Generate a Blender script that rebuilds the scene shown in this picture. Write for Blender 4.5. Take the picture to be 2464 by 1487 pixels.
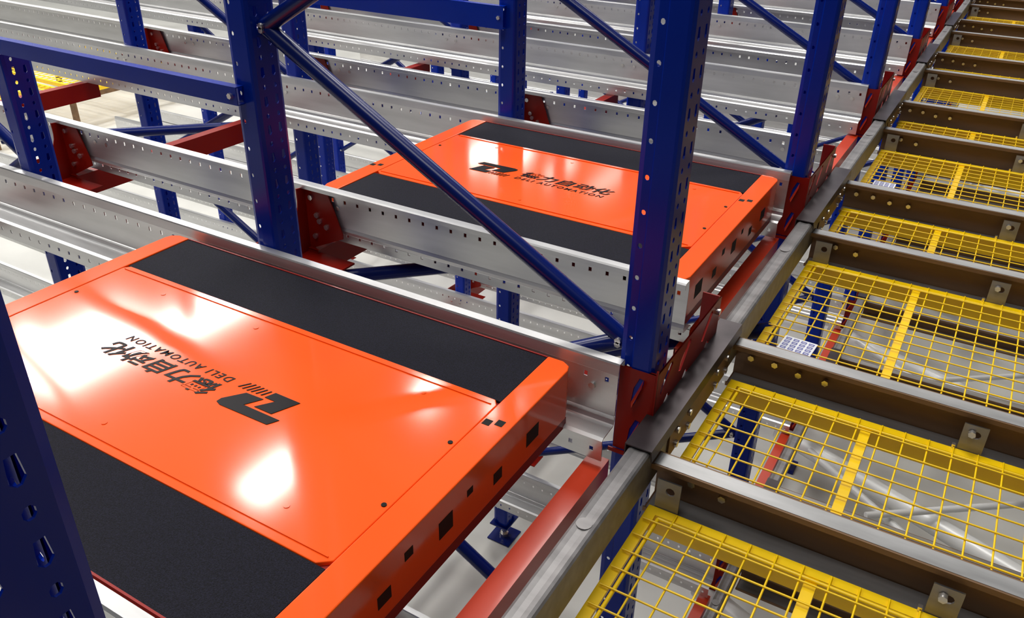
import bpy, math, random
from mathutils import Vector, Matrix
random.seed(7)
for o in list(bpy.data.objects): bpy.data.objects.remove(o)
scn = bpy.context.scene
col = scn.collection

# ------------------------------------------------------------------ camera, light, exposure
H = 3.42                       # camera height above the warehouse floor
CY, CP, CR, CF = -0.5263010656711643, 0.511692127083672, 0.01992658505764718, 1999.8527629423245
cam = bpy.data.cameras.new('camera'); camo = bpy.data.objects.new('camera', cam); col.objects.link(camo)
fwd = Vector((math.sin(CY)*math.cos(CP), math.cos(CY)*math.cos(CP), -math.sin(CP)))
rgt = fwd.cross(Vector((0, 0, 1))).normalized(); upv = rgt.cross(fwd)
r2 = math.cos(CR)*rgt + math.sin(CR)*upv; u2 = -math.sin(CR)*rgt + math.cos(CR)*upv
M = Matrix((r2, u2, -fwd)).transposed().to_4x4(); M.translation = Vector((0, 0, H))
camo.matrix_world = M
cam.sensor_width = 36.0; cam.lens = 36.0*CF/2464.0; cam.clip_start = 0.02; cam.clip_end = 200
scn.camera = camo
scn.view_settings.view_transform = 'Standard'; scn.view_settings.look = 'None'
scn.view_settings.gamma = 1.0; scn.view_settings.use_curve_mapping = False
scn.view_settings.exposure = 0.0

world = bpy.data.worlds.new('World'); scn.world = world; world.use_nodes = True
world.node_tree.nodes['Background'].inputs[0].default_value = (0.86, 0.90, 1.0, 1)
world.node_tree.nodes['Background'].inputs[1].default_value = 0.07

def lamp(x, y, zc, sx, sy, power, color=(1, .97, .93), aim=None):
    l = bpy.data.lights.new('lamp_or_fill', 'AREA'); l.shape = 'RECTANGLE'; l.size = sx; l.size_y = sy
    l.energy = power; l.color = color
    o = bpy.data.objects.new('lamp_or_fill', l); col.objects.link(o); o.location = (x, y, zc+H)
    if aim:
        d = Vector(aim) - Vector((x, y, zc)); o.rotation_euler = d.to_track_quat('-Z', 'Y').to_euler()
    return o
# high-bay lamps under the warehouse roof, placed from their reflections on the cars
for (x, y, sx, sy, p) in ((-6.62, 5.50, .5, .9, 90), (-6.05, 8.0, .3, .45, 40), (-10.6, 7.95, .8, 2.0, 260),
                          (-11.3, 6.2, 1.5, 2.2, 420), (-12.2, 5.2, .6, 1.6, 160), (-9.3, 9.6, .4, .8, 40), (-4.95, 8.3, .35, .5, 30),
                          (-11.2, 17.4, .35, 1.6, 70), (-10.3, 17.6, .5, 1.8, 80), (-8.9, 17.6, .25, 1.5, 25), (-7.6, 17.6, .5, 2.0, 18)):
    lamp(x, y, 5.0, sx, sy, p)
for (x, y, p) in ((-2.0, 3.0, 360), (-3.2, 8.0, 260), (-8.5, 0.8, 430), (-2.6, 13.5, 240), (-.6, -2.2, 150), (1.5, 22.0, 260), (-15, -1, 500), (-20, 8, 500)):  # broad overhead key and fill lights, added to brighten the rack
    lamp(x, y, 6.5, 2.6, 2.6, p)

lamp(-6.0, 28.0, 3.5, 14.0, 1.2, 1500, aim=(-6.0, 34.0, 2.5))  # added wash light, brightens the back wall for reflections
lamp(-25.0, 12.0, 4.0, 1.2, 14.0, 800, aim=(-30.0, 12.0, 2.0))  # added wash light aimed at the left wall

# ------------------------------------------------------------------ materials
def mat(name, base, rough=.5, metal=0.0, coat=0.0, noise=0.0, nscale=20.0, bump=0.0, bscale=200.0, rvar=0.0, stretch=None, spec=0.5):
    m = bpy.data.materials.new(name); m.use_nodes = True
    nt = m.node_tree; b = nt.nodes['Principled BSDF']
    b.inputs['Base Color'].default_value = (*base, 1); b.inputs['Roughness'].default_value = rough
    b.inputs['Metallic'].default_value = metal; b.inputs['Coat Weight'].default_value = coat
    b.inputs['Coat Roughness'].default_value = .10; b.inputs['Specular IOR Level'].default_value = spec
    if noise or rvar or bump:
        tc = nt.nodes.new('ShaderNodeTexCoord'); mp = nt.nodes.new('ShaderNodeMapping')
        nt.links.new(tc.outputs['Object'], mp.inputs[0])
        if stretch: mp.inputs['Scale'].default_value = stretch
        n = nt.nodes.new('ShaderNodeTexNoise'); n.inputs['Scale'].default_value = nscale; n.inputs['Detail'].default_value = 5
        nt.links.new(mp.outputs[0], n.inputs[0])
        if noise:
            r = nt.nodes.new('ShaderNodeValToRGB')
            r.color_ramp.elements[0].position = .3; r.color_ramp.elements[1].position = .7
            r.color_ramp.elements[0].color = (*[max(0, c*(1-noise)) for c in base], 1)
            r.color_ramp.elements[1].color = (*[min(1, c*(1+noise)) for c in base], 1)
            nt.links.new(n.outputs[0], r.inputs[0]); nt.links.new(r.outputs[0], b.inputs['Base Color'])
        if rvar:
            mr = nt.nodes.new('ShaderNodeMapRange'); mr.inputs[3].default_value = max(.02, rough-rvar); mr.inputs[4].default_value = rough+rvar
            nt.links.new(n.outputs[0], mr.inputs[0]); nt.links.new(mr.outputs[0], b.inputs['Roughness'])
        if bump:
            n2 = nt.nodes.new('ShaderNodeTexNoise'); n2.inputs['Scale'].default_value = bscale; n2.inputs['Detail'].default_value = 3
            nt.links.new(tc.outputs['Object'], n2.inputs[0])
            bp = nt.nodes.new('ShaderNodeBump'); bp.inputs['Strength'].default_value = bump; bp.inputs['Distance'].default_value = .002
            nt.links.new(n2.outputs[0], bp.inputs['Height']); nt.links.new(bp.outputs[0], b.inputs['Normal'])
    return m
GALV = mat('galvanised_steel', (.66, .66, .66), .34, .8, noise=.12, nscale=6, rvar=.1, stretch=(.4, 3, 3))
GALV_D = mat('dull_galvanised_steel', (.27, .26, .26), .5, .6, noise=.22, nscale=9, rvar=.1, stretch=(.5, 3, 3))
BEAM = mat('brown_tinted_steel', (.20, .115, .06), .5, .35, noise=.28, nscale=5, rvar=.1, stretch=(.4, 3, 3))  # steel tinted brown, the web's reflected tone put into the base colour
NAVY = mat('navy_enamel', (.0, .022, .33), .24, 0, .0, noise=.1, nscale=3, spec=.22)
BRACE = mat('navy_tube_enamel', (.0, .009, .13), .25, 0, .0, spec=.35)
RED_LIT = mat('lit_red_enamel', (.60, .040, .006), .30, 0, .25, noise=.08, nscale=5)  # same red paint made brighter where beams and tongues catch the light
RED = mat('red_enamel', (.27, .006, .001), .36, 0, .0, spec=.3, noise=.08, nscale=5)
DARKST = mat('dark_gap_steel', (.075, .062, .066), .38, .6, noise=.3, nscale=9)
FLANGE = mat('grey_flange_steel', (.40, .40, .40), .42, .6, noise=.25, nscale=7, rvar=.1, stretch=(.5, 3, 3))
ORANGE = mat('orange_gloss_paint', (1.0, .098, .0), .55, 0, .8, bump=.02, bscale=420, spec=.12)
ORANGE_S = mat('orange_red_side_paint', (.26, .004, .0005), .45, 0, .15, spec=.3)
PAD = mat('black_grip_mat', (.0060, .0060, .0135), .8, 0, noise=.95, nscale=420, bump=1.0, bscale=600, spec=.22)
BLACK = mat('black_plastic', (.003, .003, .003), .5, spec=.15)
PRINT = mat('black_print', (.004, .002, .004), .5, 0, 0, spec=.15)
YELLOW = mat('yellow_enamel', (.95, .62, .0), .4, 0, .1, noise=.06, nscale=8)
FLOOR = mat('pale_concrete', (.56, .56, .53), .38, 0, noise=.10, nscale=1.3, rvar=.12)
WHITE = mat('white_card', (.85, .86, .9), .6)
BLUEP = mat('blue_label_print', (.16, .17, .42), .6)
STEEL = mat('bright_bolt_steel', (.75, .73, .70), .25, .9)
PALE = mat('pale_grey_tube_steel', (.85, .87, .87), .35, .1)
WALLM = mat('pale_wall_panel', (.6, .62, .6), .7)

# ------------------------------------------------------------------ mesh helpers (all z given relative to the camera height, +H on build)
class MB:
    def __init__(s): s.v = []; s.f = []; s.sm = []
    def add(s, vs, fs, smooth=False):
        n = len(s.v); s.v += [tuple(p) for p in vs]; s.f += [tuple(i+n for i in f) for f in fs]; s.sm += [smooth]*len(fs)
    def box(s, x0, x1, y0, y1, z0, z1):
        s.add([(x0,y0,z0),(x1,y0,z0),(x1,y1,z0),(x0,y1,z0),(x0,y0,z1),(x1,y0,z1),(x1,y1,z1),(x0,y1,z1)],
              [(0,3,2,1),(4,5,6,7),(0,1,5,4),(1,2,6,5),(2,3,7,6),(3,0,4,7)])
    def prism(s, poly, a, b, axis):
        """extrude 2-D polygon (ccw seen from +axis) from a to b along axis; poly coords are the two other axes in cyclic order"""
        def P(p, t):
            if axis == 'x': return (t, p[0], p[1])
            if axis == 'y': return (p[1], t, p[0])
            return (p[0], p[1], t)
        n = len(poly)
        area = sum(poly[i][0]*poly[(i+1)%n][1]-poly[(i+1)%n][0]*poly[i][1] for i in range(n))
        if area < 0: poly = poly[::-1]
        vs = [P(p, a) for p in poly]+[P(p, b) for p in poly]
        fs = [tuple(range(n))[::-1], tuple(range(n, 2*n))]+[(i, (i+1)%n, n+(i+1)%n, n+i) for i in range(n)]
        s.add(vs, fs)
    def strip(s, pts, t, a, b, axis):
        """thin sheet: open 2-D polyline pts thickened by t to its left, extruded"""
        L = []
        for i, p in enumerate(pts):
            d0 = (Vector(p)-Vector(pts[i-1])).normalized() if i else None
            d1 = (Vector(pts[i+1])-Vector(p)).normalized() if i < len(pts)-1 else None
            n0 = Vector((-d0[1], d0[0])) if d0 else None; n1 = Vector((-d1[1], d1[0])) if d1 else None
            if n0 is None: n = n1
            elif n1 is None: n = n0
            else:
                n = (n0+n1).normalized(); n = n/max(.3, n.dot(n0))
            L.append((p[0]+n[0]*t, p[1]+n[1]*t))
        for i in range(len(pts)-1):
            s.prism([pts[i], pts[i+1], L[i+1], L[i]], a, b, axis)
    def tube(s, p, q, r, n=10, caps=True):
        p = Vector(p); q = Vector(q); d = (q-p).normalized()
        a = d.orthogonal().normalized(); b = d.cross(a)
        vs = [tuple(c+a*r*math.cos(2*math.pi*i/n)+b*r*math.sin(2*math.pi*i/n)) for c in (p, q) for i in range(n)]
        s.add(vs, [(i, (i+1)%n, n+(i+1)%n, n+i) for i in range(n)], True)
        if caps: s.add(vs, [tuple(range(n))[::-1], tuple(range(n, 2*n))])
    def cell(s, O, U, V, N, u0, u1, v0, v1, hole, t):
        """rectangular sheet cell with a polygonal hole (hole pts in u,v), thickness t along N"""
        O, U, V, N = map(Vector, (O, U, V, N))
        cu = sum(h[0] for h in hole)/len(hole); cv = sum(h[1] for h in hole)/len(hole)
        ang = lambda p: math.atan2(p[1]-cv, p[0]-cu)
        pts = [(ang(h), 'h', h) for h in hole]
        inner, outer = [], []
        def ray_rect(th):
            c, s_ = math.cos(th), math.sin(th); best = 1e9
            if c > 1e-9: best = min(best, (u1-cu)/c)
            if c < -1e-9: best = min(best, (u0-cu)/c)
            if s_ > 1e-9: best = min(best, (v1-cv)/s_)
            if s_ < -1e-9: best = min(best, (v0-cv)/s_)
            return (cu+c*best, cv+s_*best)
        def ray_hole(th):
            c, s_ = math.cos(th), math.sin(th)
            n = len(hole)
            for i in range(n):
                a, b = hole[i], hole[(i+1) % n]
                ex, ey = b[0]-a[0], b[1]-a[1]; den = c*ey-s_*ex
                if abs(den) < 1e-12: continue
                k = ((a[0]-cu)*ey-(a[1]-cv)*ex)/den; m = ((a[0]-cu)*s_-(a[1]-cv)*c)/den
                if k > 0 and -1e-6 <= m <= 1+1e-6: return (cu+c*k, cv+s_*k)
            return (cu, cv)
        ths = sorted(set([round(ang(h), 6) for h in hole]+[round(ang(c_), 6) for c_ in ((u0,v0),(u1,v0),(u1,v1),(u0,v1))]))
        inner = [ray_hole(t_) for t_ in ths]; outer = [ray_rect(t_) for t_ in ths]
        n = len(ths)
        def W(p, k): return tuple(O+U*p[0]+V*p[1]+N*k)
        vs = [W(p, 0) for p in outer]+[W(p, 0) for p in inner]+[W(p, -t) for p in outer]+[W(p, -t) for p in inner]
        fs = []
        for i in range(n):
            j = (i+1) % n
            fs += [(i, j, n+j, n+i), (2*n+i, 3*n+i, 3*n+j, 2*n+j), (n+i, n+j, 3*n+j, 3*n+i)]
        s.add(vs, fs)
    def sheet(s, O, U, V, N, u0, u1, v0, v1, t):
        O, U, V, N = map(Vector, (O, U, V, N))
        W = lambda u, v, k: tuple(O+U*u+V*v+N*k)
        s.add([W(u0,v0,0),W(u1,v0,0),W(u1,v1,0),W(u0,v1,0),W(u0,v0,-t),W(u1,v0,-t),W(u1,v1,-t),W(u0,v1,-t)],
              [(0,1,2,3),(7,6,5,4),(0,4,5,1),(1,5,6,2),(2,6,7,3),(3,7,4,0)])
    def mesh(s, name, m):
        me = bpy.data.meshes.new(name); me.from_pydata(s.v, [], s.f); me.materials.append(m)
        for p, k in zip(me.polygons, s.sm): p.use_smooth = k
        me.validate(); me.update(); return me
    def build(s, name, m, parent=None, loc=(0, 0, 0), bevel=0):
        o = link(name, s.mesh(name, m), parent, loc)
        if bevel:
            md = o.modifiers.new('bevel', 'BEVEL'); md.width = bevel; md.segments = 2; md.limit_method = 'ANGLE'
        return o
def link(name, data, parent=None, loc=(0, 0, 0)):
    o = bpy.data.objects.new(name, data); col.objects.link(o); o.location = loc
    if parent: o.parent = parent
    return o
def tag(o, label, cat, group=None, kind=None):
    o['label'] = label; o['category'] = cat
    if group: o['group'] = group
    if kind: o['kind'] = kind
    return o
def ngon(cu, cv, ru, rv, n=8): return [(cu+ru*math.cos(2*math.pi*(i+.5)/n), cv+rv*math.sin(2*math.pi*(i+.5)/n)) for i in range(n)]
def rect(cu, cv, w, h): return [(cu-w, cv-h), (cu+w, cv-h), (cu+w, cv+h), (cu-w, cv+h)]

ORD = ['first', 'second', 'third', 'fourth', 'fifth', 'sixth', 'seventh', 'eighth', 'ninth', 'tenth', 'eleventh', 'twelfth', 'thirteenth', 'fourteenth', 'fifteenth', 'sixteenth']

# ------------------------------------------------------------------ setting: floor and two far walls
P = 1.46                                   # lane pitch
mb = MB(); mb.box(-30, 16, -8, 34, -.2, 0)
fl = mb.build('floor', FLOOR); fl['kind'] = 'structure'
mb = MB(); mb.box(-30, 16, 34, 34.2, 0, 11); w = mb.build('wall_back', WALLM); w['kind'] = 'structure'
mb = MB(); mb.box(-30.2, -30, -8, 34.2, 0, 11); w = mb.build('wall_left', WALLM); w['kind'] = 'structure'

# ------------------------------------------------------------------ uprights
def upright_mesh(name, z0, z1, big):
    """omega profile: slotted front face to +x, side walls, stepped rear flanges, return lips. Local z is camera-relative."""
    mb = MB(); t = .0028
    pitch = .0373
    n = int((z1-z0)/pitch)
    zt = z0+n*pitch
    # front face x=.041, y -.040 .. .040 with two columns of slots
    O = (.041, 0, 0); U = (0, 1, 0); V = (0, 0, 1); N = (1, 0, 0)
    for i in range(n):
        a, b = z0+i*pitch, z0+(i+1)*pitch; c = (a+b)/2
        for sg in (-1, 1):
            u0, u1 = (-.038, 0) if sg < 0 else (0, .038)
            if i % 2: hole = ngon(sg*.019, c, .0055, .0065, 8)
            else: hole = [(sg*.019-.0045, c+.0125), (sg*.019+.0045, c+.0125), (sg*.019+.0065, c-.008), (sg*.019+.002, c-.013), (sg*.019-.002, c-.013), (sg*.019-.0065, c-.008)]
            mb.cell(O, U, V, N, u0, u1, a, b, hole, t)
    # bevel + side wall + jog + rear flange (with round holes) + lip, on both sides
    for sg in (-1, 1):
        pl = [(.041, sg*.038), (.036, sg*.048), (.030, sg*.050), (-.008, sg*.050), (-.012, sg*.044)]
        lip = [(-.030, sg*.044), (-.041, sg*.040), (-.041, sg*.030)]
        if sg > 0:
            mb.strip(pl, t, z0, zt, 'z'); mb.strip(lip, t, z0, zt, 'z')
        else:
            mb.strip(pl[::-1], t, z0, zt, 'z'); mb.strip(lip[::-1], t, z0, zt, 'z')
        for i in range(n//2):
            a, b = z0+2*i*pitch, z0+(2*i+2)*pitch; c = (a+b)/2
            mb.cell((0, sg*.044, 0), (1, 0, 0), (0, 0, 1), (0, sg, 0), -.030, -.012, a, b, ngon(-.021, c, .0052, .0062, 8), t)
    # seal the very top
    mb.sheet((0, 0, zt), (1, 0, 0), (0, 1, 0), (0, 0, 1), -.03, .03, -.03, .03, .002)
    return mb.mesh(name, NAVY)
UP = upright_mesh('upright', -H+.12, .75, False)
UPS = upright_mesh('upright_short', -H+.12, -.585, False)
def foot_parts(root):
    mb = MB(); mb.box(-.07, .07, -.07, .07, 0, .008); mb.build('base_plate', BRACE, root, (0, 0, -H), .002)
    mb = MB(); mb.tube((0, 0, .008), (0, 0, .12), .014, 8); mb.tube((0, 0, .008), (0, 0, .024), .026, 6); mb.build('jack_screw', STEEL, root, (0, 0, -H))
    mb = MB(); mb.box(-.055, .055, -.065, .065, .112, .120); mb.build('cap_plate', BRACE, root, (0, 0, -H))
rows = {}
rows[-1] = (.185, -.541, 1.13, 1)
rows[0] = (1.535, -.541, 1.127, 4)
rows[1] = (2.995, -.557, 1.205, 4)
for k in range(2, 9): rows[k] = (2.995+P*(k-1), -.565, 1.22, 5)
def colname(j): return ['at the aisle end', 'one bay in from the aisle', 'two bays in from the aisle', 'three bays in from the aisle', 'four bays in from the aisle'][j]
def rowname(k):
    if k == -1: return 'closest row'
    if k == 0: return 'row between the two shuttle cars'
    if k == 1: return 'row just behind the shuttle cars'
    return '%s row behind the shuttle cars' % ORD[k-1]
proto = None
for k, (y, x0, dx, nc) in rows.items():
    for j in range(nc):
        if k == 0 and j == 3: pass
        e = bpy.data.objects.new('rack_upright', None); col.objects.link(e); e.location = (x0-dx*j, y, H)
        if k == -1: lab = 'big dark navy upright with drop-shaped slots, closest to the camera'
        elif k == 0 and j == 0: lab = 'blue upright beside the aisle, standing between the two orange shuttle cars'
        elif k == 0 and j == 1: lab = 'thick blue upright where two diagonal tubes meet, behind the nearer shuttle car'
        else: lab = 'navy perforated upright, %s, %s' % (rowname(k), colname(j))
        tag(e, lab, 'upright', 'blue perforated rack uprights')
        link('column', UPS if (k == 0 and j >= 2) else UP, e)
        if proto is None: foot_parts(e); proto = e
        else:
            for ch in proto.children:
                if ch.name.startswith('column'): continue
                c = ch.copy(); col.objects.link(c); c.parent = e
# ------------------------------------------------------------------ frame bracing
def brace(p, q, r, name, label, group, m=None, ends=True):
    """tube with flattened, bolted ends"""
    p = Vector(p); q = Vector(q); d = (q-p).normalized()
    mb = MB(); mb.tube(p, q, r, 12)
    o = mb.build(name, m or BRACE); o.location = (0, 0, H)
    if ends:
        b = MB(); r = r*.7
        for c in (p+d*.01, q-d*.01):
            b.tube(c+Vector((0, -r-.012, 0)), c+Vector((0, r+.004, 0)), .008, 6)
        b.build('bolt', STEEL, o)['kind'] = 'stuff'
    tag(o, label, 'brace', group); return o
def zig(k, ja, jb, z_hi, drop, r=.021):
    y, x0, dx, nc = rows[k]
    xa, xb = x0-dx*ja, x0-dx*jb       # xa left (higher start)
    z = z_hi+drop; left = False; n = 0
    while z > -H+.35:
        a = (xb-.05 if not left else xa+.05, y, z); b = (xa+.05 if not left else xb-.05, y, z-drop)
        if z-drop < -H+.1: break
        where = ORD[n]; n += 1; side = ''
        if k == 0 and ja == 1 and left and z > -1: lab = 'long dark blue diagonal tube crossing in front of the farther orange shuttle car'
        elif k == 0 and ja == 1 and z > -.3: lab = 'short blue diagonal tube rising from the joint on the thick blue upright'
        else: lab = 'navy diagonal tube, %s down, %s bay, %s' % (where, ['', 'aisle', 'second', 'third', 'fourth'][ja], rowname(k))
        brace(a, b, r, 'diagonal_brace', lab, 'diagonal frame tubes')
        z -= drop; left = not left
zig(0, 1, 0, -.41, .575)
zig(0, 3, 2, -.41, .575)
for k in range(1, 8):
    zig(k, 1, 0, -.42, .6); zig(k, 3, 2, -.42, .6)
    if k in (2, 3): zig(k, 4, 3, -1.25, .7)
def hbar(k, ja, jb, zt, zb, lab):
    y, x0, dx, nc = rows[k]
    mb = MB(); t = .002; ya = y-.05
    mb.strip([(ya-.002, zb), (ya-.028, zb), (ya-.028, zt), (ya-.002, zt)][::-1], .0025, x0-dx*ja-.04, x0-dx*jb+.0, 'x')
    o = mb.build('horizontal_brace', NAVY); o.location = (0, 0, H); tag(o, lab, 'beam', 'horizontal frame beams')
    b = MB()
    for x in (x0-dx*ja-.02, x0-dx*jb-.02): b.tube((x, ya-.036, (zt+zb)/2), (x, ya-.028, (zt+zb)/2), .008, 6)
    b.build('bolt', STEEL, o)['kind'] = 'stuff'
y, x0, dx, nc = rows[0]
hbar(0, 3, 1, -.553, -.600, 'long blue horizontal beam bolted to the thick upright with the two tubes')
hbar(1, 3, 1, -.560, -.648, 'blue horizontal beam of the row just behind the shuttle cars')
for k in range(2, 6): hbar(k, 3, 1, -.56, -.62, 'blue horizontal beam, %s' % rowname(k))

# ------------------------------------------------------------------ shuttle rails
RL = 8.2; XR = -.565; HP = .0528
def rail_mesh(name, sgn):
    """sgn=+1: far rail of a lane (web faces the camera, ledge towards -y). Local x 0 (aisle end) .. -RL. Local y,z relative to web top."""
    mb = MB(); t = .003
    def Y(v): return v*sgn
    def strip(pts):
        pts = [(Y(p[0]), p[1]) for p in pts]
        mb.strip(pts if sgn > 0 else pts[::-1], t, -RL, 0, 'x')
    strip([(0, -.030), (.004, -.004), (.006, 0), (.030, 0), (.034, -.004), (.034, -.018)][::-1])
    U = (-1, 0, 0); V = (0, 0, 1)
    n = int(RL/HP)
    O = (0, 0, 0); N = (0, -sgn, 0)
    mb.sheet(O, U, V, N, 0, RL, -.040, -.029, t)
    mb.sheet(O, U, V, N, 0, RL, -.138, -.053, t)
    for i in range(n):
        c = (i+.5)*HP
        mb.sheet(O, U, V, N, c+.0048 if i else c+.0048, c+HP-.0048, -.053, -.040, t)
    mb.sheet(O, U, V, N, 0, HP*.5-.0048, -.053, -.040, t)
    strip([(0, -.138), (.004, -.150), (0, -.162), (-.004, -.166), (-.052, -.168), (-.058, -.172), (-.058, -.184)][::-1])
    O2 = (0, -sgn*.058, 0)
    mb.sheet(O2, U, V, N, 0, RL, -.195, -.184, t)
    mb.sheet(O2, U, V, N, 0, RL, -.228, -.207, t)
    for i in range(n):
        c = (i+.5)*HP
        mb.sheet(O2, U, V, N, c+.0048, c+HP-.0048, -.207, -.195, t)
    mb.sheet(O2, U, V, N, 0, HP*.5-.0048, -.207, -.195, t)
    return mb.mesh(name, GALV)
RF = rail_mesh('rail_far', 1); RN = rail_mesh('rail_near', -1)
def yfar(k): return 1.447+P*k
def ynear(k): return 1.93+P*(k-1)
boltm = MB(); boltm.tube((0, -.006, 0), (0, .006, 0), .009, 6); BOLT = boltm.mesh('bolt', STEEL)
def lanename(k):
    if k == -1: return 'lane in front of the shuttles'
    if k == 0: return 'nearer shuttle lane'
    if k == 1: return 'farther shuttle lane'
    return '%s lane past the shuttles' % ORD[k-2]
for lev, zt, ks in (('upper', -1.0, range(0, 8)), ('lower', -2.85, range(0, 9))):
    for k in ks:
        for side in ('near', 'far'):
            y = ynear(k) if side == 'near' else yfar(k)
            o = link('shuttle_rail', RN if side == 'near' else RF, None, (XR if side == 'far' else XR-.012, y, zt+H))
            tag(o, '%s galvanised perforated steel rail, %s, %s level' % ('front' if side == 'near' else 'rear', lanename(k), lev), 'rail', 'perforated shuttle rails')
            if k < 5:
                for j in range(4):
                    for dxx in (.06, .13):
                        b = link('bolt', BOLT, o, (-(.0 if j == 0 else 0)-j*1.19-dxx+(.03 if j else 0), 0, -.072))
# ------------------------------------------------------------------ red rack: cross beams and brackets
for lev, zt, ks in (('upper', -1.238, range(0, 7)), ('lower', -3.088, range(0, 9))):
    for k in ks:
        for j in range(4):
            r = rows[max(0, min(8, k))]
            x = (-.556, -1.88, -3.20, -4.50)[j]
            if k == -1: pass
            y0 = ynear(k)-.03 if j else ynear(k)+.03; y1 = yfar(k)+.03 if j else yfar(k)-.03
            mb = MB(); hh = .095; ww = .05
            prof = [(x-ww, zt-hh), (x-ww, zt), (x, zt), (x, zt-hh)]
            # C section, extruded along y: prism coords for axis y are (z, x)
            mb.strip([(zt-.02, x-ww), (zt, x-ww), (zt, x), (zt-hh, x), (zt-hh, x-ww), (zt-hh+.02, x-ww)], .003, y0, y1, 'y')
            mb.box(x-ww-.001, x-.002, y0, y0+.004, zt-hh, zt-.001); mb.box(x-ww-.001, x-.002, y1-.004, y1, zt-hh, zt-.001)
            o = mb.build('cross_beam', RED_LIT if j == 0 else RED, None, (0, 0, H))
            tag(o, 'red steel cross beam %s, %s, %s level' % (['beside the aisle rail', 'one bay in', 'two bays in', 'three bays in'][j], lanename(k), lev), 'beam', 'red cross beams')
def arc(cx, cz, r, a0, a1, n=6): return [(cx+r*math.cos(math.radians(a0+(a1-a0)*i/n)), cz+r*math.sin(math.radians(a0+(a1-a0)*i/n))) for i in range(n+1)]
def bracket(k, j, lev, dz):
    r = rows[k]; yp, x0, dx, nc = r
    yl = yfar(k)+.036; yr = ynear(k+1)-.004       # backs of the two rails it carries
    xp = x0-dx*j
    label = 'red %s level rail bracket, %s, %s' % (lev, rowname(k), ['aisle end', 'one bay in', 'two bays in', 'three bays in'][j])
    if j == 0:
        e = bpy.data.objects.new('rail_bracket', None); col.objects.link(e); e.location = (0, 0, H+dz)
        # slotted channel plate facing the aisle
        mb = MB(); xf = xp+.055
        ya, yb = yl+.003, yr-.004
        mb.sheet((xf, 0, 0), (0, 1, 0), (0, 0, 1), (1, 0, 0), ya, yb, -1.235, -1.19, .004)
        segs = [(ya, ya+.12), (ya+.12, ya+.24), (ya+.24, yb)]
        for (a, b) in segs:
            c = (a+b)/2
            mb.cell((xf, 0, 0), (0, 1, 0), (0, 0, 1), (1, 0, 0), a, b, -1.19, -1.105, [(c-.035, -1.175), (c-.02, -1.18), (c+.035, -1.125), (c+.03, -1.115), (c+.015, -1.115), (c-.03, -1.15)], .004)
            mb.cell((xf, 0, 0), (0, 1, 0), (0, 0, 1), (1, 0, 0), a, b, -1.105, -1.02, [(c-.035, -1.09), (c-.02, -1.095), (c+.035, -1.04), (c+.03, -1.03), (c+.015, -1.03), (c-.03, -1.065)], .004)
        mb.build('slotted_plate', RED, e)
        mb = MB()
        mb.box(xf-.05, xf-.004, ya, ya+.004, -1.235, -1.02); mb.build('side_flange', RED, e)
        mb = MB(); mb.box(xf-.05, xf-.004, yb-.004, yb, -1.235, -1.02); mb.build('side_flange', RED, e)
        mb = MB(); fx0, fx1 = xp-.031, xf-.0045; yfp = ya-.004
        for (v0, v1) in ((-1.25, -1.135), (-1.135, -1.02)):
            c = (fx0+fx1)/2
            mb.cell((0, yfp, 0), (1, 0, 0), (0, 0, 1), (0, -1, 0), fx0, fx1, v0, v1, [(c-.012, v0+.025), (c-.004, v0+.018), (c+.014, v1-.035), (c+.015, v1-.022), (c+.004, v1-.02), (c-.008, v1-.05)], .004)
        mb.box(fx0-.004, fx0, yfp, yfp+.03, -1.25, -1.02)
        mb.build('front_plate', RED, e)
        for v0 in (-1.25, -1.135):
            c = (fx0+fx1)/2; tg = MB()
            tg.add([(c-.010, yfp-.002, v0+.028), (c-.002, yfp-.020, v0+.024), (c+.016, yfp-.016, v0+.080), (c+.014, yfp-.001, v0+.094)], [(0, 1, 2, 3), (3, 2, 1, 0)])
            tg.build('pressed_tongue', RED_LIT, e)
        mb = MB(); mb.sheet((xf, 0, 0), (0, 1, 0), (0, 0, 1), (1, 0, 0), ya-.004, ya+.002, -1.235, -1.01, .004)
        mb.box(xf-.10, xf, ya-.010, ya-.006, -1.262, -1.252)
        mb.build('end_plate', RED, e)
        mb = MB()
        for (yy, zz) in ((ya+.03, -1.21), (yb-.05, -1.21), (ya+.2, -1.215), (yb-.03, -1.05)): mb.tube((xf, yy, zz), (xf+.01, yy, zz), .009, 6)
        mb.build('bolt', STEEL, e)['kind'] = 'stuff'
    else:
        e = bpy.data.objects.new('rail_bracket', None); col.objects.link(e); e.location = (0, 0, H+dz)
        x = (0, -1.93, -3.25, -4.55)[j]
        # gusset arm in the y-z plane, concave top edge rising to the rail back
        top = [(yp+.054, -1.13), (yr-.13, -1.14)]+arc(yr-.13, -1.06, .08, -90, 0, 6)[1:]+[(yr-.05, -1.015), (yr-.012, -1.02)]
        mb = MB(); mb.prism(top+[(yr-.012, -1.25), (yp+.054, -1.25)], x, x+.004, 'x')
        mb.build('gusset_arm', RED, e)
        mb = MB()
        zz0, zz1 = -1.16, -1.018
        poly = [(x-.005, zz1), (x+.10, zz1), (x+.13, -1.09), (x+.155, -1.16), (x+.155, -1.175), (x-.005, -1.25)]
        poly = [(p[1], p[0]) for p in poly]
        mb.prism(poly, yr-.012, yr-.008, 'y')
        mb.build('back_plate', RED, e)
        mb = MB()
        for (bx, bz) in ((.03, -1.05), (.05, -1.11), (.06, -1.13), (.09, -1.145), (.035, -1.19)): mb.tube((x+bx, yr-.020, bz), (x+bx, yr-.012, bz), .010, 6)
        mb.build('bolt', STEEL, e)['kind'] = 'stuff'
        # short underside shelf carrying the ledge
        mb = MB(); mb.box(x, x+.20, yr-.12, yr-.014, -1.256, -1.250); mb.build('shelf_plate', RED, e)
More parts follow.
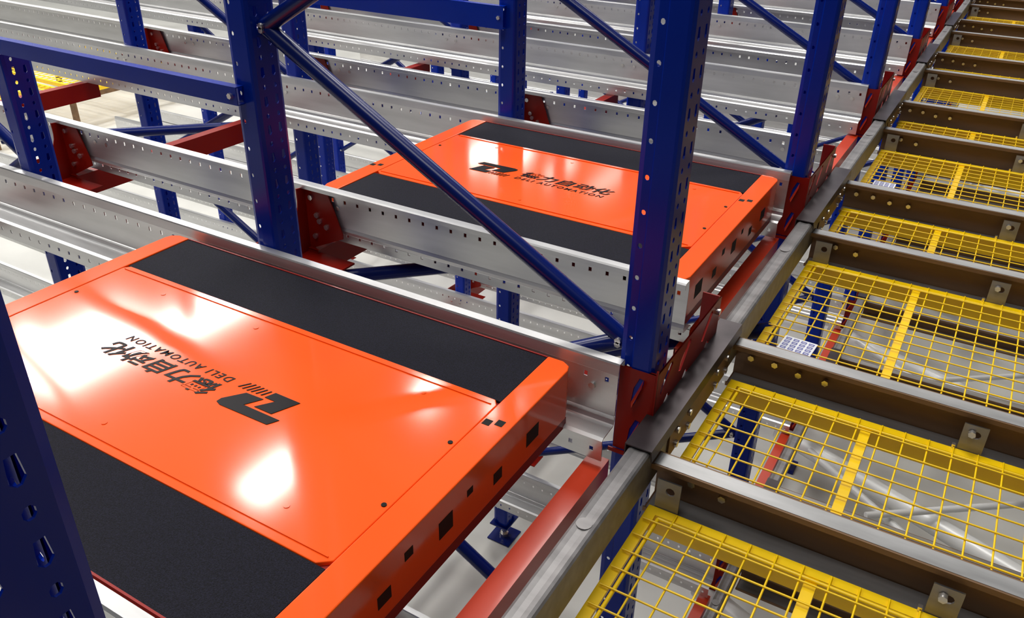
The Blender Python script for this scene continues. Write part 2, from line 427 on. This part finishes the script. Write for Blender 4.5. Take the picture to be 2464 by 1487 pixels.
    tag(e, label, 'bracket', 'red rail brackets')
for k in range(0, 7):
    for j in range(4): bracket(k, j, 'upper', 0)
for k in range(0, 8):
    for j in range(4): bracket(k, j, 'lower', -1.85)

# ------------------------------------------------------------------ aisle rails (run along y) and transfer beams (run along x)
for lev, zt in (('upper', -1.135), ('lower', -2.77)):
    e = bpy.data.objects.new('aisle_rail', None); col.objects.link(e); e.location = (0, 0, H)
    x0, x1 = -.492, -.448
    mb = MB()
    mb.strip([(zt-.10, x0-.002), (zt-.10, x1+.004), (zt-.006, x1+.004), (zt-.002, x1), (zt, x1-.006), (zt-.002, x1-.016), (zt-.002, x0+.016), (zt, x0+.006), (zt-.004, x0), (zt-.028, x0-.002)][::-1], .003, -1.5, 14, 'y')
    mb.build('channel', GALV_D, e)
    mb = MB()
    for k in range(-2, 9):
        yc = 1.70+P*k
        mb = MB(); mb.box(x1+.0045, x1+.0085, yc-.22, yc+.22, zt-.095, zt-.012); mb.build('splice_plate', BEAM, e)
    mb = MB()
    for k in range(-2, 9):
        yc = 1.70+P*k
        for d in (-.18, -.10, .10, .18):
            for zz in (-.035, -.075): mb.tube((x1+.008, yc+d, zt+zz), (x1+.016, yc+d, zt+zz), .009, 6)
        m2 = MB(); m2.tube((x0+.022, yc-.60, zt-.0005), (x0+.022, yc-.60, zt+.0012), .016, 14); m2.build('plug', GALV_D, e)
        m3 = MB(); m3.strip([(zt-.03, x0-.007), (zt+.004, x0-.006), (zt+.004, x1+.006), (zt-.02, x1+.009)][::-1], .003, yc-.34, yc+.30, 'y'); m3.build('dark_gap_strip', DARKST, e)  # darker rail segment at each lane gap, laid on as a strip
    mb.build('bolt', STEEL, e)['kind'] = 'stuff'
    tag(e, 'long grey steel guide rail running away along the aisle, %s level' % lev, 'rail', 'aisle guide rails')

XE = 2.4
def tbeam_mesh(name):
    mb = MB()
    # C section open to -y : top flange, web at back, bottom flange ; local y 0 = front edge of top flange, z 0 = top
    mb.strip([(0, -.010), (0, 0), (.046, 0), (.046, -.112), (-.022, -.112), (-.022, -.103)], .003, -.445, XE, 'x')
    return mb.mesh(name, BEAM)
TB = tbeam_mesh('transfer_beam')
capm = MB(); capm.strip([(.002, .0015), (.044, .0015)], .0025, -.44, XE, 'x'); CAP = capm.mesh('running_strip', FLANGE)
flm = MB(); flm.strip([(-.021, -.1105), (.044, -.1105)], .0015, -.44, XE, 'x'); FLG = flm.mesh('bottom_flange', FLANGE)
def lug_mesh():
    mb = MB(); mb.cell((0, 0, 0), (1, 0, 0), (0, 0, 1), (0, -1, 0), -.027, .027, -.094, -.004, ngon(.004, -.030, .0105, .0105, 10), .004)
    return mb.mesh('lug', GALV_D)
LUG = lug_mesh()
nutm = MB(); nutm.tube((0, 0, 0), (0, -.012, 0), .009, 6); NUT = nutm.mesh('nut', STEEL)
tabm = MB(); tabm.box(-.004, .004, -.01, .0, -.008, .006); TAB = tabm.mesh('stop', STEEL)
for lev, zt, ks in (('upper', -1.18, range(-1, 9)), ('lower', -2.81, range(-1, 7))):
    for k in ks:
        for side in ('near', 'far'):
            y = (1.967+P*(k-1)) if side == 'near' else (1.387+P*k)
            o = link('transfer_beam', TB, None, (0, y, zt+H))
            tag(o, '%s brown-grey channel beam across the aisle, %s, %s level' % ('front' if side == 'near' else 'rear', lanename(k), lev), 'beam', 'aisle channel beams')
            link('running_strip', CAP, o); link('bottom_flange', FLG, o)
            if lev == 'upper':
                lg = link('lug', LUG, o, (.160, -.024, -.010)); link('nut', NUT, lg, (-.006, -.002, -.024))
                link('stop', TAB, o, (.125, -.020, -.085))
                if side == 'far':
                    lg = link('lug', LUG, o, (-.392, -.024, -.008))
                for bx in ((-.40, -.335, -.27, -.20) if side == 'near' else (-.36, -.29)):
                    link('nut', NUT, o, (bx, .043, -.045 if bx < -.3 else -.055))
# ------------------------------------------------------------------ yellow mesh panels
XL, XG = -.43, 1.15
ZW = -1.270
wire_y = {}
def wmesh(key, p, q, r):
    if key not in wire_y:
        mb = MB(); mb.tube(p, q, r, 6, False); wire_y[key] = mb.mesh('wire', YELLOW)
    return wire_y[key]
def panel(y0, y1, zc, label, fine, gap):
    e = bpy.data.objects.new('mesh_panel', None); col.objects.link(e); e.location = (0, y0, zc+H)
    d = y1-y0
    fw, fh = .024, .072
    mb = MB()
    # angle-iron frame: flat rim plus hanging inner leg, four sides mitred
    def side(a, b): mb.add(a, b)
    for (ax0, ax1, ay0, ay1) in ((XL, XG, 0, .010), (XL, XG, d-fw, d), (XL, XL+fw, .010, d-fw), (XG-fw, XG, .010, d-fw)):
        mb.box(ax0, ax1, ay0, ay1, -.004, 0)
    mb.box(XL, XG, 0, .004, -fh, -.004); mb.box(XL, XG, d-.004, d, -fh, -.004)
    mb.box(XL, XL+.004, .004, d-.004, -fh, -.004); mb.box(XG-.004, XG, .004, d-.004, -fh, -.004)
    mb.build('frame', YELLOW, e)
    rod = MB()
    a0, a1, b0, b1 = XL+.034, XG-.034, .020, d-.034
    for p, q in (((a0, b0), (a1, b0)), ((a1, b0), (a1, b1)), ((a1, b1), (a0, b1)), ((a0, b1), (a0, b0))): rod.tube((p[0], p[1], .001), (q[0], q[1], .001), .0045, 6)
    rod.build('border_rod', YELLOW, e)
    for xb in (-.082, .31, .70):
        b = MB(); b.strip([(-.030, xb), (-.002, xb), (-.002, xb+.024), (-.030, xb+.024)], .003, fw, d-fw, 'y')
        b.build('mid_bar', YELLOW, e)
    pw = .0545; r = .0023
    nx = int((XG-XL)/pw); ny = int(round(d/.0535))
    if fine:
        for i in range(1, nx):
            link('wire', wmesh(('y', round(d, 3)), (0, .006, 0), (0, d-.006, 0), r), e, (XL+.012+i*pw, 0, .0035))
        for i in range(1, ny):
            link('wire', wmesh('x', (XL+.006, 0, 0), (XG-.006, 0, 0), r), e, (0, i*d/ny, .0075))
    else:
        m2 = MB()
        r = .0017
        for i in range(1, nx): m2.tube((XL+.012+i*pw, .006, .0035), (XL+.012+i*pw, d-.006, .0035), r, 4, False)
        for i in range(1, ny): m2.tube((XL+.006, i*d/ny, .0075), (XG-.006, i*d/ny, .0075), r, 4, False)
        o = m2.build('wire_mesh', YELLOW, e); o['kind'] = 'stuff'
    tag(e, label, 'grille', 'yellow wire mesh panels')
for k in range(-1, 8):
    # inside the lane, then in the gap to the next lane
    if k >= 0:
        panel(1.967+P*(k-1)+.050, 1.387+P*k-.026, ZW, 'wide yellow wire mesh panel in the aisle, %s' % lanename(k), k < 3, 0)
    panel(1.387+P*k+.050, 1.967+P*k-.026, ZW, 'narrow yellow wire mesh panel in the aisle, behind %s' % lanename(k), 0 <= k < 3, 1)
# a lower aisle far to the left, seen between the rails
def far_panel(x0, x1, y0, y1, zc, label):
    e = bpy.data.objects.new('mesh_panel', None); col.objects.link(e); e.location = (x0, y0, zc+H)
    dx, dy = x1-x0, y1-y0
    mb = MB()
    mb.box(0, dx, 0, .04, -.05, 0); mb.box(0, dx, dy-.04, dy, -.05, 0); mb.box(0, .04, .04, dy-.04, -.05, 0); mb.box(dx-.04, dx, .04, dy-.04, -.05, 0)
    mb.build('frame', YELLOW, e)
    m2 = MB()
    for i in range(1, int(dx/.11)): m2.box(i*.11-.011, i*.11+.011, .03, dy-.03, -.006, 0)
    for i in range(1, int(dy/.11)): m2.box(.03, dx-.03, i*.11-.011, i*.11+.011, .001, .005)
    o = m2.build('wire_mesh', YELLOW, e); o['kind'] = 'stuff'
    tag(e, label, 'grille', 'yellow wire mesh panels')
for i, (a, b) in enumerate(((5.3, 5.75), (5.95, 6.35), (6.5, 6.9), (7.05, 7.6), (7.8, 8.4))):
    far_panel(-12.6, -10.25, a, b, -2.9, 'distant yellow mesh panel of the other aisle, %s in its row' % ORD[i])

for i, xs in enumerate((-12.45, -10.45)):
    mb = MB(); mb.box(xs-.04, xs+.04, 5.2, 8.5, -3.06, -2.95)
    for yy in (5.3, 6.4, 7.5, 8.4): mb.box(xs-.03, xs+.03, yy-.03, yy+.03, -H, -3.06)
    o = mb.build('panel_support', BEAM, None, (0, 0, H)); tag(o, 'brown trestle under the mesh panels of the other aisle, %s side' % ['outer', 'inner'][i], 'beam')
# white label sheets lying on the panels
def sheet_card(cx, cy, w, h, rot, label):
    e = bpy.data.objects.new('label_sheet', None); col.objects.link(e); e.location = (cx, cy, ZW+.012+H); e.rotation_euler = (0, 0, rot)
    mb = MB(); mb.box(-w/2, w/2, -h/2, h/2, 0, .0012); mb.build('card', WHITE, e)
    mb = MB()
    for i in range(4):
        for j in range(4):
            x = -w/2+w*(.06+.235*i); y = -h/2+h*(.24+.185*j)
            mb.box(x, x+w*.17, y, y+h*.045, .0012, .0016); mb.box(x, x+w*.17, y+h*.085, y+h*.13, .0012, .0016)
            mb.box(x, x+w*.035, y, y+h*.13, .0012, .0017); mb.box(x+w*.135, x+w*.17, y, y+h*.13, .0012, .0017)
    mb.build('printed_block', BLUEP, e)['kind'] = 'stuff'
    tag(e, label, 'label', 'white label sheets')
sheet_card(-.316, 2.182, .094, .102, -.06, 'white sheet of blue printed labels on the mesh panel beside the farther shuttle')
sheet_card(-.331, 3.721, .088, .10, 0, 'white sheet of printed labels on the mesh panel, first lane past the shuttles')
sheet_card(-.33, 5.2, .09, .10, 0, 'small white label sheet on a distant mesh panel up the aisle')
sheet_card(-.33, 6.67, .09, .10, 0, 'tiny white label sheet on the fourth wide mesh panel up the aisle')

# pale plan bracing tubes under the aisle
def plain_tube(p, q, r, name, label, m, group):
    mb = MB(); mb.tube(p, q, r, 10); o = mb.build(name, m, None, (0, 0, H)); tag(o, label, 'brace', group); return o
for k in range(-1, 6):
    dy = P*k
    nm = lanename(k) if k >= 0 else 'lane in front of the shuttles'
    plain_tube((-.42, 4.25+dy, -3.1), (.42, 3.62+dy, -3.1), .021, 'plan_brace', 'thin slanting pale tube low under the aisle, %s' % nm, PALE, 'pale tubes under the aisle')
    plain_tube((-.64, 4.43+dy, -3.16), (1.25, 3.66+dy, -3.16), .055, 'plan_brace', 'thick pale tube low under the aisle, %s' % nm, PALE, 'pale tubes under the aisle')
    plain_tube((-.03, 3.79+dy, -3.05), (1.3, 4.81+dy, -3.05), .019, 'plan_brace', 'thin crossing pale tube low under the aisle, %s' % nm, PALE, 'pale tubes under the aisle')
# navy plan bracing inside the lanes at deck height
for (c, ya, yb, lab) in ((-3.62, 1.66, 2.35, 'black-blue level tube between two rails behind the nearer shuttle car'),
                         (-2.72, 1.72, 2.3, 'blue level tube beside the foot of the long diagonal tube'),
                         (-6.18, 2.1, 3.0, 'dark level tube crossing above a red cross beam in the farther shuttle lane'),
                         (-6.55, 3.1, 4.3, 'dark level tube in the first lane past the shuttles')):
    plain_tube((c+ya, ya, -1.29), (c+yb, yb, -1.29), .024, 'plan_brace', lab, BRACE, 'navy plan brace tubes')

# ------------------------------------------------------------------ shuttle cars
def text_mesh(s, size, shear=.0, font_scale=1.0, bold=.0, spacing=1.0):
    cu = bpy.data.curves.new('t', 'FONT'); cu.body = s; cu.size = size; cu.shear = shear; cu.extrude = .0004; cu.offset = bold; cu.space_character = spacing
    cu.resolution_u = 3
    o = bpy.data.objects.new('t', cu); col.objects.link(o)
    dg = bpy.context.evaluated_depsgraph_get(); dg.update()
    me = bpy.data.meshes.new_from_object(o.evaluated_get(dg)); bpy.data.objects.remove(o); return me
def fit(me, x0, x1, y0, y1):
    xs = [v.co.x for v in me.vertices]; ys = [v.co.y for v in me.vertices]
    a, b, c, d = min(xs), max(xs), min(ys), max(ys)
    for v in me.vertices:
        v.co.x = x0+(v.co.x-a)/(b-a)*(x1-x0); v.co.y = y0+(v.co.y-c)/(d-c)*(y1-y0)
    me.materials.clear(); me.materials.append(PRINT); return me
def shuttle(x0, x1, y0, y1, label, flip):
    """x0<x1, y0<y1 plan extents; top at camera-relative z = -1.015"""
    e = bpy.data.objects.new('shuttle_car', None); col.objects.link(e); e.location = (x0, y0, -1.015+H)
    L, W = x1-x0, y1-y0; cw = .066
    pa, pb = .214, W-.216          # orange panel limits in y
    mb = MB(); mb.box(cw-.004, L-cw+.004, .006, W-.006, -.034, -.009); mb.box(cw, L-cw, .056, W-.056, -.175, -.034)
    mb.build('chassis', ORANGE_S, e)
    # end caps
    for s in (0, 1):
        xa, xb = (0, cw-.0012) if s == 0 else (L-cw+.0012, L)
        ch = .022
        out = xa if s == 0 else xb; inn = xb if s == 0 else xa
        sg = 1 if s == 0 else -1
        pts = [(inn, 0), (inn, W), (out+sg*.026, W), (out+sg*.006, W-.012), (out, W-.030), (out, .030), (out+sg*.006, .012), (out+sg*.026, 0)]
        mb = MB(); mb.prism(pts, -.132, 0, 'z'); cap = mb.build('end_cap', ORANGE, e, (0, 0, 0), .0025)
        # square sensor windows in the cap top
        for sy in ((W-.292,) if s else (.25,),):
            yy = sy[0]
            for dx in (.014, .038):
                m2 = MB(); xx = (xa+dx) if s else (xa+cw-.016-dx)
                m2.box(xx-.0085, xx+.0085, yy+(.010 if dx > .02 and s else (0 if s else (.012 if dx < .02 else 0))), yy+.019+(.010 if dx > .02 and s else (0 if s else (.012 if dx < .02 else 0))), -.0002, .0006)
                m2.build('sensor_window', BLACK, cap)
        # openings and lenses on the outer face
        m3 = MB(); xo = out+(.0004 if s else -.0004)
        for (yc, zc, hw, hh) in ((.12, -.075, .03, .022), (.26, -.085, .018, .014), (.44, -.07, .022, .02), (.62, -.085, .016, .014), (.76, -.075, .026, .018), (.33, -.045, .012, .010), (.52, -.05, .010, .008)):
            m3 = MB(); m3.box(min(xo, xo-(.001 if s else -.001)), max(xo, xo-(.001 if s else -.001)), yc-hw, yc+hw, zc-hh, zc+hh)
            m3.build('side_window', BLACK, cap)
        m5 = MB()
        m5.box(*((out-.02, out-.002) if s else (out+.002, out+.02)), .02, W-.02, -.160, -.134)
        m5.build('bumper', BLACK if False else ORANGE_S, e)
    # top panel with raised rims
    mb = MB(); xa, xb = cw, L-cw
    mb.prism([(xa+.022, pa-.012), (xb-.022, pa-.012), (xb, pa+.006), (xb, pb-.006), (xb-.012, pb+.010), (xa+.012, pb+.010), (xa, pb-.006), (xa, pa+.006)], -.012, -.001, 'z')
    pn = mb.build('top_panel', ORANGE, e, (0, 0, 0), .002)
    for yy in (pa+.006, pb-.010):
        m2 = MB(); m2.box(xa+.012, xb-.012, yy, yy+.0022, -.001, .0014); m2.build('rim_bead', ORANGE, pn)
    for (sx, sy) in ((xb-.012, .365), (xb-.012, .57), (xa+.02, .365), (xa+.02, .57)):
        m2 = MB(); m2.tube((sx, sy, -.0015), (sx, sy, .0006), .0052, 12); m2.build('screw', BLACK, pn)
    for (sx, sy) in ((.28, pa+.05), (.28, pb-.05), (L-.22, pa+.06), (L-.22, pb-.05), (.6, pb-.045), (.62, pa+.045)):
        m2 = MB(); m2.tube((sx, sy, -.001), (sx, sy, .0002), .006, 10); m2.build('rivet', ORANGE, pn)
    for (ya, yb) in ((.004, pa-.013), (pb+.011, W-.004)):
        mb = MB(); mb.box(xa+.001, xb-.001, ya, yb, -.010, -.003); mb.build('grip_pad', PAD, e)
    mb = MB()
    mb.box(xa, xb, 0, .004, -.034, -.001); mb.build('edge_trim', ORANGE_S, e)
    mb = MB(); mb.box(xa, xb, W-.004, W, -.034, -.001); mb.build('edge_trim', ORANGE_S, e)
    for (wx, wy) in ((.2, .008), (L-.2, .008), (.2, W-.042), (L-.2, W-.042)):
        mb = MB(); mb.tube((wx, wy, -.101), (wx, wy+.034, -.101), .049, 20); mb.build('wheel', BLACK, e)
    # printed mark and lettering
    g = bpy.data.objects.new('lettering', None)
    cx, cy = (L-.488, W-.475) if flip else (.40, .455)
    ang = math.pi if flip else 0
    def put(name, me, m):
        me.materials.clear(); me.materials.append(m)
        o = link(name, me, e, (cx, cy, -.0004)); o.rotation_euler = (0, 0, ang); return o
    lg = MB()
    A = [(.0742, .0426), (.0726, .0268), (.0443, -.0109), (.0010, -.0129), (.0228, .0225), (-.0819, .0226), (-.0700, .0459), (.0632, .0478)]
    A = [(-p[0], p[1]) for p in A]; B = [(.0006, -.0193), (-.0079, -.0427), (-.0764, -.0398), (-.0525, .0156), (-.0064, .0186), (-.0290, -.0173)]
    # coordinates measured on the nearer car, turned so that the mark reads left of the words
    S1 = [(-.082, .0205), (-.052, .0205)]
    lg.prism([(.0742, .0426), (.0740, .0300), (.0443, -.0109), (-.0025, -.0129), (.0180, .0225), (-.0819, .0226), (-.0700, .0459), (.0600, .0478)], 0, .0008, 'z')
    lg.prism([(.0006, -.0193), (-.0079, -.0427), (-.0764, -.0427), (-.0525, .0156), (-.0050, .0156), (-.0290, -.0193)], 0, .0008, 'z')
    put('logo_mark', lg.mesh('logo_mark', PRINT), PRINT)
    hm = MB()
    for (a, b) in (((.0765, -.0186), (.0617, -.0409)), ((.0638, -.0180), (.0491, -.0430)), ((.0507, -.0180), (.0369, -.0430)), ((.0392, -.0190), (.0259, -.0428)), ((.0262, -.0197), (.0149, -.0420)), ((.0130, -.0210), (.0030, -.0419))):
        hm.prism([(a[0]-.0018, a[1]), (a[0]+.0018, a[1]), (b[0]+.0018, b[1]), (b[0]-.0018, b[1])], 0, .0008, 'z')
    put('logo_stripe', hm.mesh('logo_stripe', PRINT), PRINT)['kind'] = 'stuff'
    t1 = fit(text_mesh('\u5fb7\u529b\u81ea\u52a8\u5316', .06, .25, bold=.0012), .107, .455, -.006, .047)
    put('chinese_lettering', t1, PRINT)
    t2 = fit(text_mesh('DELI AUTOMATION', .02, .25, bold=.0002, spacing=1.3), .103, .44, -.037, -.0175)
    put('latin_lettering', t2, PRINT)
    tag(e, label, 'shuttle car', 'orange shuttle cars')
    return e
shuttle(-1.975, -.662, .476, 1.420, 'nearer glossy orange shuttle car with black grip pads, its lettering upside down', True)
shuttle(-1.880, -.592, 1.945, 2.880, 'farther orange shuttle car with black grip pads, lettering the right way up', False)
